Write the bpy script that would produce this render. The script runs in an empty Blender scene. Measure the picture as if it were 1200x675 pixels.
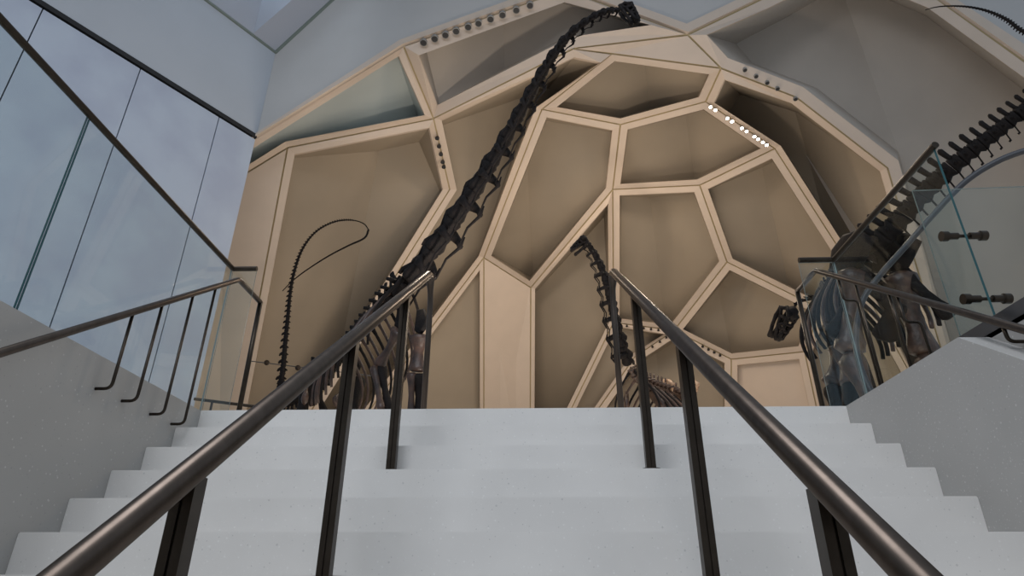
import bpy, bmesh, math, random
from mathutils import Vector, Matrix, noise
random.seed(7)
V = Vector
SC = bpy.context.scene
COL = SC.collection

# ---------------------------------------------------------------- camera
F = 736.8; PITCH = .454946; YAW = .036966; ROLL = .002944
CAM = V((.1052, -3.9788, -1.0856))
fw = V((-math.sin(YAW)*math.cos(PITCH), math.cos(YAW)*math.cos(PITCH), math.sin(PITCH)))
rt0 = V((math.cos(YAW), math.sin(YAW), 0)); up0 = rt0.cross(fw)
RT = rt0*math.cos(ROLL)+up0*math.sin(ROLL); UP = -rt0*math.sin(ROLL)+up0*math.cos(ROLL)
cd = bpy.data.cameras.new('camera'); cam = bpy.data.objects.new('camera', cd); COL.objects.link(cam)
m = Matrix.Identity(4)
for i in range(3):
    m[i][0] = RT[i]; m[i][1] = UP[i]; m[i][2] = -fw[i]; m[i][3] = CAM[i]
cam.matrix_world = m
cd.sensor_width = 36; cd.lens = F/1200*36; cd.clip_start = .05; cd.clip_end = 200
SC.camera = cam

def ray(px, py): return RT*((px-600)/F) - UP*((py-337.5)/F) + fw
def atX(px, py, x): d = ray(px, py); return CAM + d*((x-CAM.x)/d.x)
def atY(px, py, y): d = ray(px, py); return CAM + d*((y-CAM.y)/d.y)
def atZ(px, py, z): d = ray(px, py); return CAM + d*((z-CAM.z)/d.z)
def atP(px, py, p, n): d = ray(px, py); return CAM + d*((p-CAM).dot(n)/d.dot(n))
EC = V((1, 8, -1)); ER = V((13, 15, 13))
def vault(px, py):            # point on the vaulted shell of the hall
    d0 = ray(px, py)
    d = V([d0[i]/ER[i] for i in range(3)]); o = V([(CAM[i]-EC[i])/ER[i] for i in range(3)])
    a = d.dot(d); b = o.dot(d); k = o.dot(o)-1
    return CAM + d0*((-b+math.sqrt(b*b-a*k))/a)

# ---------------------------------------------------------------- materials
def lin(c): return tuple(((v/255)/12.92 if v/255 <= .04045 else ((v/255+.055)/1.055)**2.4) for v in c)
def mat(name, col, rough=.6, metal=0, noise_amt=0, nscale=4, bump=0, spec=.5, col2=None, bscale=30, stretch=None):
    M = bpy.data.materials.new(name); M.use_nodes = True
    nt = M.node_tree; b = nt.nodes['Principled BSDF']
    c = lin(col)
    b.inputs['Base Color'].default_value = (*c, 1); b.inputs['Roughness'].default_value = rough
    b.inputs['Metallic'].default_value = metal; b.inputs['Specular IOR Level'].default_value = spec
    tc = nt.nodes.new('ShaderNodeTexCoord')
    mp = nt.nodes.new('ShaderNodeMapping'); nt.links.new(tc.outputs['Object'], mp.inputs[0])
    if stretch: mp.inputs['Scale'].default_value = stretch
    if noise_amt or col2:
        n = nt.nodes.new('ShaderNodeTexNoise'); n.inputs['Scale'].default_value = nscale; n.inputs['Detail'].default_value = 6
        nt.links.new(mp.outputs[0], n.inputs['Vector'])
        mr = nt.nodes.new('ShaderNodeMapRange'); mr.inputs['From Min'].default_value = .35; mr.inputs['From Max'].default_value = .65
        nt.links.new(n.outputs['Fac'], mr.inputs['Value'])
        mx = nt.nodes.new('ShaderNodeMix'); mx.data_type = 'RGBA'
        c2 = lin(col2) if col2 else tuple(v*(1-noise_amt) for v in c)
        mx.inputs[6].default_value = (*c, 1); mx.inputs[7].default_value = (*c2, 1)
        nt.links.new(mr.outputs[0], mx.inputs[0]); nt.links.new(mx.outputs[2], b.inputs['Base Color'])
    if bump:
        n2 = nt.nodes.new('ShaderNodeTexNoise'); n2.inputs['Scale'].default_value = bscale; n2.inputs['Detail'].default_value = 4
        nt.links.new(mp.outputs[0], n2.inputs['Vector'])
        bp = nt.nodes.new('ShaderNodeBump'); bp.inputs['Strength'].default_value = bump; bp.inputs['Distance'].default_value = .02
        nt.links.new(n2.outputs['Fac'], bp.inputs['Height']); nt.links.new(bp.outputs[0], b.inputs['Normal'])
    return M

def terrazzo(name, col, rough, spec=.5):
    M = mat(name, col, rough, spec=spec, noise_amt=.07, nscale=2.2)
    nt = M.node_tree; b = nt.nodes['Principled BSDF']
    src = b.inputs['Base Color'].links[0].from_socket
    tc = [n for n in nt.nodes if n.type == 'TEX_COORD'][0]
    for sc, th, cc in ((38, .13, (112, 112, 114)), (30, .16, (238, 238, 234)), (17, .1, (128, 128, 130)), (60, .2, (226, 226, 222))):
        vo = nt.nodes.new('ShaderNodeTexVoronoi'); vo.inputs['Scale'].default_value = sc
        nt.links.new(tc.outputs['Object'], vo.inputs['Vector'])
        lt = nt.nodes.new('ShaderNodeMapRange'); lt.inputs['From Min'].default_value = th; lt.inputs['From Max'].default_value = th*.5
        nt.links.new(vo.outputs['Distance'], lt.inputs['Value'])
        se = nt.nodes.new('ShaderNodeSeparateColor'); nt.links.new(vo.outputs['Color'], se.inputs[0])
        g = nt.nodes.new('ShaderNodeMath'); g.operation = 'GREATER_THAN'; g.inputs[1].default_value = .35
        nt.links.new(se.outputs[0], g.inputs[0])
        mu = nt.nodes.new('ShaderNodeMath'); mu.operation = 'MULTIPLY'
        nt.links.new(lt.outputs[0], mu.inputs[0]); nt.links.new(g.outputs[0], mu.inputs[1])
        mu2 = nt.nodes.new('ShaderNodeMath'); mu2.operation = 'MULTIPLY'; mu2.inputs[1].default_value = .32
        nt.links.new(mu.outputs[0], mu2.inputs[0])
        mx = nt.nodes.new('ShaderNodeMix'); mx.data_type = 'RGBA'
        nt.links.new(mu2.outputs[0], mx.inputs[0]); nt.links.new(src, mx.inputs[6]); mx.inputs[7].default_value = (*lin(cc), 1)
        src = mx.outputs[2]
    nt.links.new(src, b.inputs['Base Color'])
    return M

def glassmat(name, tint, ior=1.5):
    M = bpy.data.materials.new(name); M.use_nodes = True; nt = M.node_tree; nt.nodes.clear()
    o = nt.nodes.new('ShaderNodeOutputMaterial'); mx = nt.nodes.new('ShaderNodeMixShader')
    t = nt.nodes.new('ShaderNodeBsdfTransparent'); t.inputs[0].default_value = (*tint, 1)
    g = nt.nodes.new('ShaderNodeBsdfGlossy'); g.inputs['Roughness'].default_value = .015
    g.inputs[0].default_value = (.9, .95, 1, 1)
    lw = nt.nodes.new('ShaderNodeLayerWeight'); lw.inputs['Blend'].default_value = .5   # facing = 1-|cos|
    pw = nt.nodes.new('ShaderNodeMath'); pw.operation = 'POWER'; pw.inputs[1].default_value = 5
    ma = nt.nodes.new('ShaderNodeMath'); ma.operation = 'MULTIPLY_ADD'; ma.inputs[1].default_value = .9; ma.inputs[2].default_value = .03
    nt.links.new(lw.outputs['Facing'], pw.inputs[0]); nt.links.new(pw.outputs[0], ma.inputs[0])
    nt.links.new(ma.outputs[0], mx.inputs[0]); nt.links.new(t.outputs[0], mx.inputs[1]); nt.links.new(g.outputs[0], mx.inputs[2])
    nt.links.new(mx.outputs[0], o.inputs[0]); return M

def emit(name, col, s):
    M = bpy.data.materials.new(name); M.use_nodes = True; nt = M.node_tree; nt.nodes.clear()
    o = nt.nodes.new('ShaderNodeOutputMaterial'); e = nt.nodes.new('ShaderNodeEmission')
    e.inputs[0].default_value = (*col, 1); e.inputs[1].default_value = s; nt.links.new(e.outputs[0], o.inputs[0]); return M

STEP = terrazzo('terrazzo_stair', (214, 211, 206), .2)
PARA = terrazzo('terrazzo_wall', (172, 170, 166), .5, .35)
PANEL = mat('pale_stone_panel', (168, 177, 189), .5, noise_amt=.12, nscale=1.1, col2=(158, 165, 180))
PLASTER = mat('lobby_plaster', (164, 169, 175), .7, noise_amt=.05, nscale=.7)
FRAME = mat('cream_frame', (192, 174, 156), .55, noise_amt=.05, nscale=1.5)
NICHE = mat('taupe_niche', (150, 136, 117), .8, noise_amt=.1, nscale=.5)  # niche interiors, duller and darker than the cream frames
NICHEG = mat('grey_daylit_niche', (186, 176, 164), .8, noise_amt=.1, nscale=.5)  # greyer, lighter niche colour: daylight on the near recesses is painted in
PALE = mat('pale_green_daylit', (172, 178, 174), .6, noise_amt=.05, nscale=.5)  # daylight on the left recess put into a paler colour
SEAM = mat('olive_gasket', (168, 150, 112), .8)
DARK = mat('black_gap', (14, 14, 15), .7)
BRONZE = mat('brushed_bronze', (88, 78, 70), .33, metal=.9, noise_amt=.18, nscale=30, stretch=(1, 1, .15))
BRONZED = mat('dark_bronze', (62, 54, 46), .38, metal=.85, noise_amt=.2, nscale=20)
STEEL = mat('dull_steel', (104, 106, 108), .35, metal=.8)
GUNM = mat('grey_paint', (48, 51, 56), .5)
BONE = mat('dark_fossil', (26, 20, 18), .75, spec=.2, noise_amt=.5, nscale=5, bump=.5, bscale=18, col2=(11, 9, 9))
BONEW = mat('brown_fossil', (74, 53, 42), .45, noise_amt=.5, nscale=6, bump=.5, bscale=18, col2=(38, 28, 24))
BONEP = mat('ivory_fossil', (196, 168, 140), .5, noise_amt=.4, nscale=7, bump=.4, bscale=18, col2=(120, 84, 62))
GLASS = glassmat('clear_glass', (.93, .965, .96))
GEDGE = mat('glass_edge_teal', (22, 70, 72), .15, spec=.6)
GEDGEL = mat('glass_edge_pale', (128, 140, 138), .2, spec=.6)
HOUS = mat('lamp_housing', (58, 54, 52), .4, metal=.4)
GREYM = mat('grey_lamp_ring', (128, 126, 122), .4, metal=.3)
LENS = mat('unlit_lens', (30, 30, 32), .55)
LIT = emit('lit_lens', (1, .95, .86), 22)
SKYP = emit('skylight_sky', (.62, .76, .92), 12)

# ---------------------------------------------------------------- helpers
def obj(name, bm, ms, parent=None, smooth=False, recalc=True):
    if recalc: bmesh.ops.recalc_face_normals(bm, faces=bm.faces[:])
    me = bpy.data.meshes.new(name); bm.to_mesh(me); bm.free()
    for x in (ms if isinstance(ms, (list, tuple)) else [ms]): me.materials.append(x)
    if smooth:
        for p in me.polygons: p.use_smooth = True
    o = bpy.data.objects.new(name, me); COL.objects.link(o)
    if parent is not None:
        o.parent = parent; o.matrix_parent_inverse = parent.matrix_basis.inverted()
    return o
def thing(name, label, cat, loc=(0, 0, 0), group=None):
    o = bpy.data.objects.new(name, None); COL.objects.link(o); o.location = loc; o.empty_display_size = .1
    o['label'] = label; o['category'] = cat
    if group: o['group'] = group
    bpy.context.view_layer.update()
    return o
def struct(name, bm, ms, label=None, **k):
    o = obj(name, bm, ms, **k); o['kind'] = 'structure'
    if label: o['label'] = label
    return o
def box(bm, a, b, mi=0):
    x0, y0, z0 = a; x1, y1, z1 = b
    vs = [bm.verts.new(p) for p in ((x0,y0,z0),(x1,y0,z0),(x1,y1,z0),(x0,y1,z0),(x0,y0,z1),(x1,y0,z1),(x1,y1,z1),(x0,y1,z1))]
    fs = []
    for q in ((0,3,2,1),(4,5,6,7),(0,1,5,4),(1,2,6,5),(2,3,7,6),(3,0,4,7)):
        f = bm.faces.new([vs[i] for i in q]); f.material_index = mi; fs.append(f)
    return fs
def prism(bm, pts, ext, mi=0):
    """polygon pts extruded by the vector ext"""
    a = [bm.verts.new(p) for p in pts]; b = [bm.verts.new(V(p)+V(ext)) for p in pts]
    n = len(a)
    fs = [bm.faces.new(a), bm.faces.new(b[::-1])]
    for i in range(n): fs.append(bm.faces.new((a[i], b[i], b[(i+1) % n], a[(i+1) % n])))
    for f in fs: f.material_index = mi
def obox(bm, c, ax, ay, az, mi=0):
    c = V(c); vs = [bm.verts.new(c+V(ax)*i+V(ay)*j+V(az)*k) for k in (-1, 1) for i, j in ((-1,-1),(1,-1),(1,1),(-1,1))]
    for q in ((0,3,2,1),(4,5,6,7),(0,1,5,4),(1,2,6,5),(2,3,7,6),(3,0,4,7)):
        bm.faces.new([vs[i] for i in q]).material_index = mi
def catmull(P, n):
    P = [tuple(p) for p in P]; out = []
    E = [tuple(2*a-b for a, b in zip(P[0], P[1]))]+P+[tuple(2*a-b for a, b in zip(P[-1], P[-2]))]
    for i in range(1, len(E)-2):
        for k in range(n):
            t = k/n
            out.append(tuple(.5*((2*b)+(c-a)*t+(2*a-5*b+4*c-d)*t*t+(-a+3*b-3*c+d)*t**3) for a, b, c, d in zip(E[i-1], E[i], E[i+1], E[i+2])))
    out.append(P[-1]); return out
def loft(bm, pts, rad, seg=10, up=None, flat=1.0, rough=0, mi=0):
    """tube through pts; rad list (or number); flat = ratio of second radius (number or list)"""
    pts = [V(p) for p in pts]; n = len(pts)
    if not hasattr(rad, '__len__'): rad = [rad]*n
    if not hasattr(flat, '__len__'): flat = [flat]*n
    T = []
    for i in range(n):
        t = pts[min(i+1, n-1)]-pts[max(i-1, 0)]; T.append(t.normalized())
    u = V(up) if up is not None else (V((0, 0, 1)) if abs(T[0].z) < .9 else V((1, 0, 0)))
    rings = []
    for i in range(n):
        u = (u-T[i]*u.dot(T[i])).normalized(); s = T[i].cross(u)
        ring = []
        for k in range(seg):
            a = 2*math.pi*k/seg
            r = rad[i]*(1+rough*(random.random()-.5))
            ring.append(bm.verts.new(pts[i]+u*math.cos(a)*r+s*math.sin(a)*r*flat[i]))
        rings.append(ring)
    for i in range(n-1):
        for k in range(seg):
            f = bm.faces.new((rings[i][k], rings[i][(k+1) % seg], rings[i+1][(k+1) % seg], rings[i+1][k])); f.material_index = mi
    for r in (rings[0][::-1], rings[-1]): bm.faces.new(r).material_index = mi
def rounded(pts, r, n=6):
    """polyline with rounded corners"""
    pts = [V(p) for p in pts]; out = [pts[0]]
    for i in range(1, len(pts)-1):
        a = (pts[i-1]-pts[i]); b = (pts[i+1]-pts[i]); q = min(r, a.length*.45, b.length*.45)
        p0 = pts[i]+a.normalized()*q; p2 = pts[i]+b.normalized()*q
        for k in range(n+1):
            t = k/n; out.append(p0*(1-t)**2+pts[i]*2*t*(1-t)+p2*t*t)
    out.append(pts[-1]); return out

# ---------------------------------------------------------------- staircase
T = .24319; RZ = .17; W = 2.08; S = RZ/T
st = thing('staircase', 'pale speckled terrazzo staircase rising between two stone side walls', 'staircase', (0, -1.2, -1.4))
for i in range(0, 10):
    bm = bmesh.new(); z = -i*RZ
    y1 = -i*T + (T+.0 if i else .9)
    box(bm, (-W+.001, -i*T, z-RZ), (W-.001, y1, z))
    bmesh.ops.bevel(bm, geom=[e for e in bm.edges if abs(e.verts[0].co.z-z) < 1e-5 and abs(e.verts[1].co.z-z) < 1e-5 and abs(e.verts[0].co.y+i*T) < 1e-5 and abs(e.verts[1].co.y+i*T) < 1e-5], offset=.005, segments=2, affect='EDGES')
    o = obj('step', bm, STEP, st)

bm = bmesh.new()
box(bm, (-14, .9, -.35), (14, 24, -.002)); box(bm, (-14, -9, -.35), (-W-.34, .9, -.002)); box(bm, (2.62, -9, -.35), (14, .9, -.002))
struct('floor', bm, STEP, 'upper terrazzo floor of the gallery around the stairwell')
bm = bmesh.new(); box(bm, (-9, -10, -3.0), (9, -9*T, -9*RZ-RZ-.002))
struct('floor_lower', bm, STEP, 'lower lobby floor at the foot of the stairs')
bm = bmesh.new(); box(bm, (-W-.34, -9, -3.5), (-W, .9, 0))
bmesh.ops.bevel(bm, geom=[e for e in bm.edges if abs(e.verts[0].co.z) < 1e-5 and abs(e.verts[1].co.z) < 1e-5], offset=.006, segments=2, affect='EDGES')
struct('wall_left_stair', bm, PARA, 'grey speckled stone side wall left of the stairs')
bm = bmesh.new()
yk = -1.175; zk = 0
pts = [(W, .9, 0), (W, yk, 0), (W, -7.5, (-7.5-yk)*S), (W, -7.5, -6), (W, .9, -6)]
prism(bm, pts, (.14, 0, 0))
struct('wall_right_stair', bm, PARA, 'grey speckled stone side wall right of the stairs with sloping top')
bm = bmesh.new(); box(bm, (W+.14, -9, -3.5), (2.62, .9, -.01))
struct('wall_right_inner', bm, PARA, 'grey stone wall behind the sloping side wall on the right')

# ---------------------------------------------------------------- centre rails
def centre_rail(x, label, feet):
    h = .95
    t = thing('stair_handrail', label, 'handrail', (x, -1.6, -1.2), 'centre handrails of the stairs')
    ye = .10; zt = S*ye+h
    bm = bmesh.new()
    path = rounded([(x, -5.2, S*-5.2+h), (x, ye+.05, S*(ye+.05)+h), (x, ye+.16, .72)], .16, 8)
    path = rounded([(x, -5.2, S*-5.2+h), (x, ye+.1, S*(ye+.1)+h), (x, ye+.19, S*(ye+.1)+h-.2), (x, ye+.19, 0)], .11, 6)
    k = len(path)
    rr = [.030 if p.z < 2 and i < 6 else .030 for i, p in enumerate(path)]
    rr = [.031 if (p.y < ye) else max(.021, .031-.03*(i-6)/8 if i > 6 else .031) for i, p in enumerate(path)]
    loft(bm, path, rr, 20, up=(1, 0, 0))
    obj('rail_tube', bm, BRONZE, t, smooth=True)
    for y in feet:
        i = math.ceil(-y/T); zf = -i*RZ
        bm = bmesh.new(); zt = S*y+h-.015
        for s in (-1, 1):
            obox(bm, (x+s*.0135, y, (zf+zt)/2), (.0105, 0, 0), (0, .024, 0), (0, 0, (zt-zf)/2))
        box(bm, (x-.004, y-.017, zf), (x+.004, y+.017, zt))
        obj('post', bm, BRONZED, t)
        bm = bmesh.new(); loft(bm, [(x, y, zf), (x, y, zf+.012)], [.05, .05], 20); obj('foot_plate', bm, BRONZED, t)
centre_rail(-.665, 'bronze handrail left of the stair middle, arched end post at top', (-.56, -1.50, -2.55, -3.6))
centre_rail(.70, 'bronze handrail right of the stair middle, running down to lower right', (-.64, -1.60, -2.60, -3.65))

# ---------------------------------------------------------------- side handrails
def side_rail(x, h, yc, yend, label, sgn):
    t = thing('side_handrail', label, 'handrail', (x, -1, 0))
    zc = S*yc+h
    bm = bmesh.new()
    path = rounded([(x, -5.5, S*-5.5+h), (x, yc, zc), (x, yend, zc)], .03, 3)
    loft(bm, path, .019, 14, up=(1, 0, 0)); obj('rail_tube', bm, BRONZE, t, smooth=True)
    bm = bmesh.new(); loft(bm, [(x, yend, zc+.004), (x, yend, 0)], [.018, .018], 12, up=(1, 0, 0)); obj('post', bm, BRONZED, t, smooth=True)
    return t
lh = side_rail(-2.0, .965, -.03, .36, 'thin bronze handrail on rods from the left stone wall', -1)
for y in (-1.02, -.80, -.53, -.30):
    bm = bmesh.new(); zt = S*y+.965-.015
    path = rounded([(-2.0, y, zt), (-2.0, y, -.165), (-2.085, y-.0, -.165)], .035, 5)
    loft(bm, path, .0085, 8, up=(0, 1, 0)); obj('bracket_rod', bm, BRONZED, lh, smooth=True)
rh = side_rail(2.15, .945, .13, .48, 'thin bronze handrail beside glass above the right stone wall', 1)
for y, kind in ((-.15, 1), (-.33, 0), (-.64, 0), (-.71, 1), (-1.37, 2)):
    bm = bmesh.new(); zt = S*y+.945-.015
    if kind == 1: path = rounded([(2.15, y, zt), (2.15, y, zt-.16), (2.235, y, zt-.16), (2.24, y, -.02)], .03, 5)
    elif kind == 0: path = [V((2.15, y, zt)), V((2.155, y, .3)), V((2.155, y, -.02))]
    else: path = rounded([(2.15, y, zt), (2.15, y, zt-.07), (2.26, y, zt-.07)], .03, 5)
    loft(bm, path, .0085, 8, up=(0, 1, 0)); obj('bracket_rod', bm, BRONZED, rh, smooth=True)

# ---------------------------------------------------------------- glass guards
def pane(bm, a, b, z0, z1, th=.012, edge=1):
    """vertical glass pane from a to b (xy), rim faces in the edge material"""
    a = V((a[0], a[1], 0)); b = V((b[0], b[1], 0)); d = (b-a).normalized(); n = V((-d.y, d.x, 0))*th/2
    P = [a-n, b-n, b+n, a+n]
    lo = [bm.verts.new(p+V((0, 0, z0))) for p in P]; hi = [bm.verts.new(p+V((0, 0, z1))) for p in P]
    for i, j, mi in ((0, 1, 0), (1, 2, edge), (2, 3, 0), (3, 0, edge)):
        bm.faces.new((lo[i], lo[j], hi[j], hi[i])).material_index = mi
    bm.faces.new(lo[::-1]).material_index = edge; bm.faces.new(hi).material_index = edge
def flatrail(bm, pts, w=.018, r2=.02):
    loft(bm, pts, w, 12, up=(0, 0, 1))

gl = thing('glass_balustrade', 'clear glass balustrade with dark top rail on the left stone wall', 'balustrade', (-2.14, -1, 0))
for y0, y1 in ((-6, -3.2), (-3.19, -1.575), (-1.56, .1)):
    bm = bmesh.new(); pane(bm, (-2.14, y0), (-2.14, y1), -.05, 1.09)
    bm.faces.ensure_lookup_table(); bm.faces[1].material_index = 2 if y1 == .1 else 1
    obj('glass_panel', bm, [GLASS, GEDGE, GEDGEL], gl)
bm = bmesh.new(); pane(bm, (-2.13, .105), (-1.95, .105), .0, 1.085, .009); obj('glass_panel', bm, [GLASS, GEDGEL], gl)
bm = bmesh.new(); loft(bm, rounded([(-2.13, -6, 1.1), (-2.13, .1, 1.1), (-1.95, .1, 1.1)], .01, 2), .0185, 12); obj('top_rail', bm, BRONZED, gl)

gr = thing('glass_balustrade', 'clear glass balustrade with dark top rail above the right stone wall', 'balustrade', (2.28, -.5, 0))
bm = bmesh.new(); pane(bm, (2.28, -1.18), (2.28, .1), .0, 1.09); bm.faces.ensure_lookup_table(); bm.faces[1].material_index = 2; obj('glass_panel', bm, [GLASS, GEDGE, GEDGEL], gr)
bm = bmesh.new(); pane(bm, (2.27, .105), (2.03, .105), .0, 1.085, .009); obj('glass_panel', bm, [GLASS, GEDGEL], gr)
bm = bmesh.new(); loft(bm, rounded([(2.28, -1.2, 1.1), (2.28, .09, 1.1), (2.03, .09, 1.1)], .01, 2), .0195, 14); obj('top_rail', bm, BRONZED, gr)
bm = bmesh.new(); box(bm, (2.235, -4.5, -.01), (2.271, .1, .085)); box(bm, (2.289, -4.5, -.01), (2.33, .1, .085)); box(bm, (2.235, -4.5, -.01), (2.33, .1, .02))
obj('base_channel', bm, STEEL, gr)
for z in (.55, .20):
    bm = bmesh.new()
    loft(bm, [(2.19, -1.165, z), (2.37, -1.165, z)], [.009, .009], 10)
    loft(bm, [(2.17, -1.165, z), (2.2, -1.165, z), (2.205, -1.165, z), (2.25, -1.165, z)], [.026, .026, .018, .018], 16)
    loft(bm, [(2.31, -1.165, z), (2.355, -1.165, z), (2.36, -1.165, z), (2.39, -1.165, z)], [.018, .018, .026, .026], 16)
    obj('glass_clamp', bm, BRONZED, gr, smooth=False)
ge = thing('glass_barrier', 'free frameless glass pane behind the right balustrade end', 'glass barrier', (2.7, -.88, 0))
bm = bmesh.new(); pane(bm, (2.31, -.87), (3.2, -.9), -.004, 1.03, .01); obj('panel', bm, [GLASS, GEDGEL], ge)
# ---------------------------------------------------------------- left panelled wall and lobby wall
YF = 8.0
C0 = atY(323, 62, YF); C1 = atY(300, 160, YF); cx = (C0.x+C1.x)/2
d1 = V((.7334, 1.1402, 0)).normalized(); n1 = V((d1.y, -d1.x, 0))      # n1 faces the stairs
corner = V((cx, YF, 0))
zs = C1.z; ztop = C0.z
def wl(px, py): return atP(px, py, corner, n1)
def wt(p): return (p-corner).dot(d1)
joints = sorted([wt(wl(52, 7)), wt(wl(166, 77.3)), wt(wl(257.3, 136))])
step = joints[1]-joints[0]
js = [joints[0]-3*step, joints[0]-2*step, joints[0]-step]+joints+[0.0]
bm = bmesh.new()
obox(bm, corner-d1*9-n1*.25+V((0, 0, zs/2+2)), d1*9, n1*.15, V((0, 0, zs/2+3.5)))
struct('wall_left_backing', bm, DARK, 'dark gap behind the panel joints of the left wall')
bm = bmesh.new()
for a, b in zip(js[:-1], js[1:]):
    c = corner+d1*((a+b)/2); c.z = (zs-.1)/2-.5
    obox(bm, c-n1*.05, d1*((b-a)/2-.011), n1*.05, V((0, 0, (zs-.1)/2+.5)))
a = -18; c = corner+d1*((a+js[0])/2); c.z = (zs-.1)/2
obox(bm, c-n1*.05, d1*((js[0]-a)/2-.011), n1*.05, V((0, 0, (zs-.1)/2)))
struct('wall_left', bm, PANEL, 'left wall of tall pale stone panels with thin dark joints')
bm = bmesh.new(); c = corner-d1*9; c.z = (zs+.06+ztop+3)/2
obox(bm, c-n1*.04, d1*9, n1*.05, V((0, 0, (ztop+3-zs-.06)/2)))
struct('wall_left_upper', bm, PLASTER, 'plain grey band of wall above the stone panels')
bm = bmesh.new(); c = corner-d1*9; c.z = zs-.01
obox(bm, c-n1*.01, d1*9, n1*.045, V((0, 0, .055)))
struct('trim_1', bm, DARK, 'black slot line along the top of the stone panels')

# hall boundary on the lobby wall plane
def fp(px, py): return atY(px, py, YF)
nodes = {}
B = dict(B0=(280, 174), N1=(473, 54), BT=(662, -12), N5=(806, 41), T1=(893, -1), T2=(985, -48), T3=(1097, -2), T4=(1200, 72), T5=(1330, 165))
for k, p in B.items(): nodes[k] = fp(*p)
I = dict(P0=(262, 219), N2=(508, 139), N3=(337, 173), N4=(527, 222), N6=(672, 57), N7=(717, 63), N9=(845, 80), N10=(827, 119), N11=(635, 128),
         N12=(727, 146), N13=(718, 222), N14=(567, 302), N15=(622, 337), N16=(820, 217), N17=(908, 174), N18=(852, 307), N19=(790, 387),
         N20=(857, 421), N21=(943, 412), N23=(719, 378), M=(962, 362), NX=(1003, 322), G1=(933, 114), G2=(1040, 197), W1=(744, 418))
for k, p in I.items(): nodes[k] = vault(*p)
def ext(a, b, y):
    (x0, y0), (x1, y1) = a, b; return (x0+(x1-x0)*(y-y0)/(y1-y0), y)
YB = 610
for k, a, b in (('L3', (337, 173), (318, 275)), ('L4', (527, 222), (455, 337)), ('L14', (567, 302), (510, 378)),
                ('L23', (719, 378), (670, 478)), ('LW', (744, 418), (702, 478)), ('LG2', (1040, 197), (1112, 440)), ('L21', (943, 412), (957, 478))):
    nodes[k] = vault(*ext(a, b, YB))
for k, x in (('LP', 567), ('LQ', 621), ('L20', 857), ('LP0', 190)): nodes[k] = vault(x, YB)

cells = [  # nodes, crease fraction, depth, niche material
    (['B0', 'N1', 'N2', 'N3', 'P0'], None, .35, PALE, 'pale'),
    (['N1', 'BT', 'N5', 'N6', 'N2'], .36, 2.2, NICHEG, 'n'),
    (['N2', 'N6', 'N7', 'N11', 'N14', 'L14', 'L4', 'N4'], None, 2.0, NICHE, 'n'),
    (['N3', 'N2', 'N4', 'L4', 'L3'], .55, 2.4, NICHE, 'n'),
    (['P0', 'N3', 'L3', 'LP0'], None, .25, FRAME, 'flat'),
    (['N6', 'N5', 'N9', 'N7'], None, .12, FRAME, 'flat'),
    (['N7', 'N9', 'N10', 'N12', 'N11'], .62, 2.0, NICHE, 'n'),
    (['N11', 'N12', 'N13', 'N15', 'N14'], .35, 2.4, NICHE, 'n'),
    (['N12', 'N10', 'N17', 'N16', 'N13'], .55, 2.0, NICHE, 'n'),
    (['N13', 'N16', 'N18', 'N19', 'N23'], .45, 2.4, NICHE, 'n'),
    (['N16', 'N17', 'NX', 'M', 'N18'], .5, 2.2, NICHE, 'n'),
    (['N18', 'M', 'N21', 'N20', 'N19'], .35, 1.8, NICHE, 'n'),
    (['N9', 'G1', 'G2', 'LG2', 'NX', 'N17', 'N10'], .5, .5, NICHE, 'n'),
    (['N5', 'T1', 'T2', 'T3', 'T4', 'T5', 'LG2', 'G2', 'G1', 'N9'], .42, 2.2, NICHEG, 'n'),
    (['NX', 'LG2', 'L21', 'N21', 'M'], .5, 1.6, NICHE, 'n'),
    (['N20', 'N21', 'L21', 'L20'], None, .1, FRAME, 'n'),  # frame colour here paints in the stronger light on this niche
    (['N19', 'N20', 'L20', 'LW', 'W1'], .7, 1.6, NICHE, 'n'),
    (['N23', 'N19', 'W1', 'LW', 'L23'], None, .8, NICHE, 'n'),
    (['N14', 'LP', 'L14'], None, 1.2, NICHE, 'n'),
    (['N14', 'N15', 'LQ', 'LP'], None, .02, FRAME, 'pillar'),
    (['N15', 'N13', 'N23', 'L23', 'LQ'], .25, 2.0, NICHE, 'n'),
]
FOC = V((.4, -2.6, -.3))
def inset(P, d):
    """move each edge of the loop inwards by d in the loop's mean plane"""
    n = V((0, 0, 0)); k = len(P)
    for i in range(k): n += P[i].cross(P[(i+1) % k])
    n.normalize(); out = []
    for i in range(k):
        a = (P[i]-P[i-1]).normalized(); b = (P[(i+1) % k]-P[i]).normalized()
        na = n.cross(a); nb = n.cross(b)
        bis = (na+nb); bl = bis.length
        bis = bis/bl if bl > 1e-6 else na
        c = max(.3, bis.dot(na)/max(na.length, 1e-6))
        out.append(P[i]+bis*(d/c))
    return out
tn = 2
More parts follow.
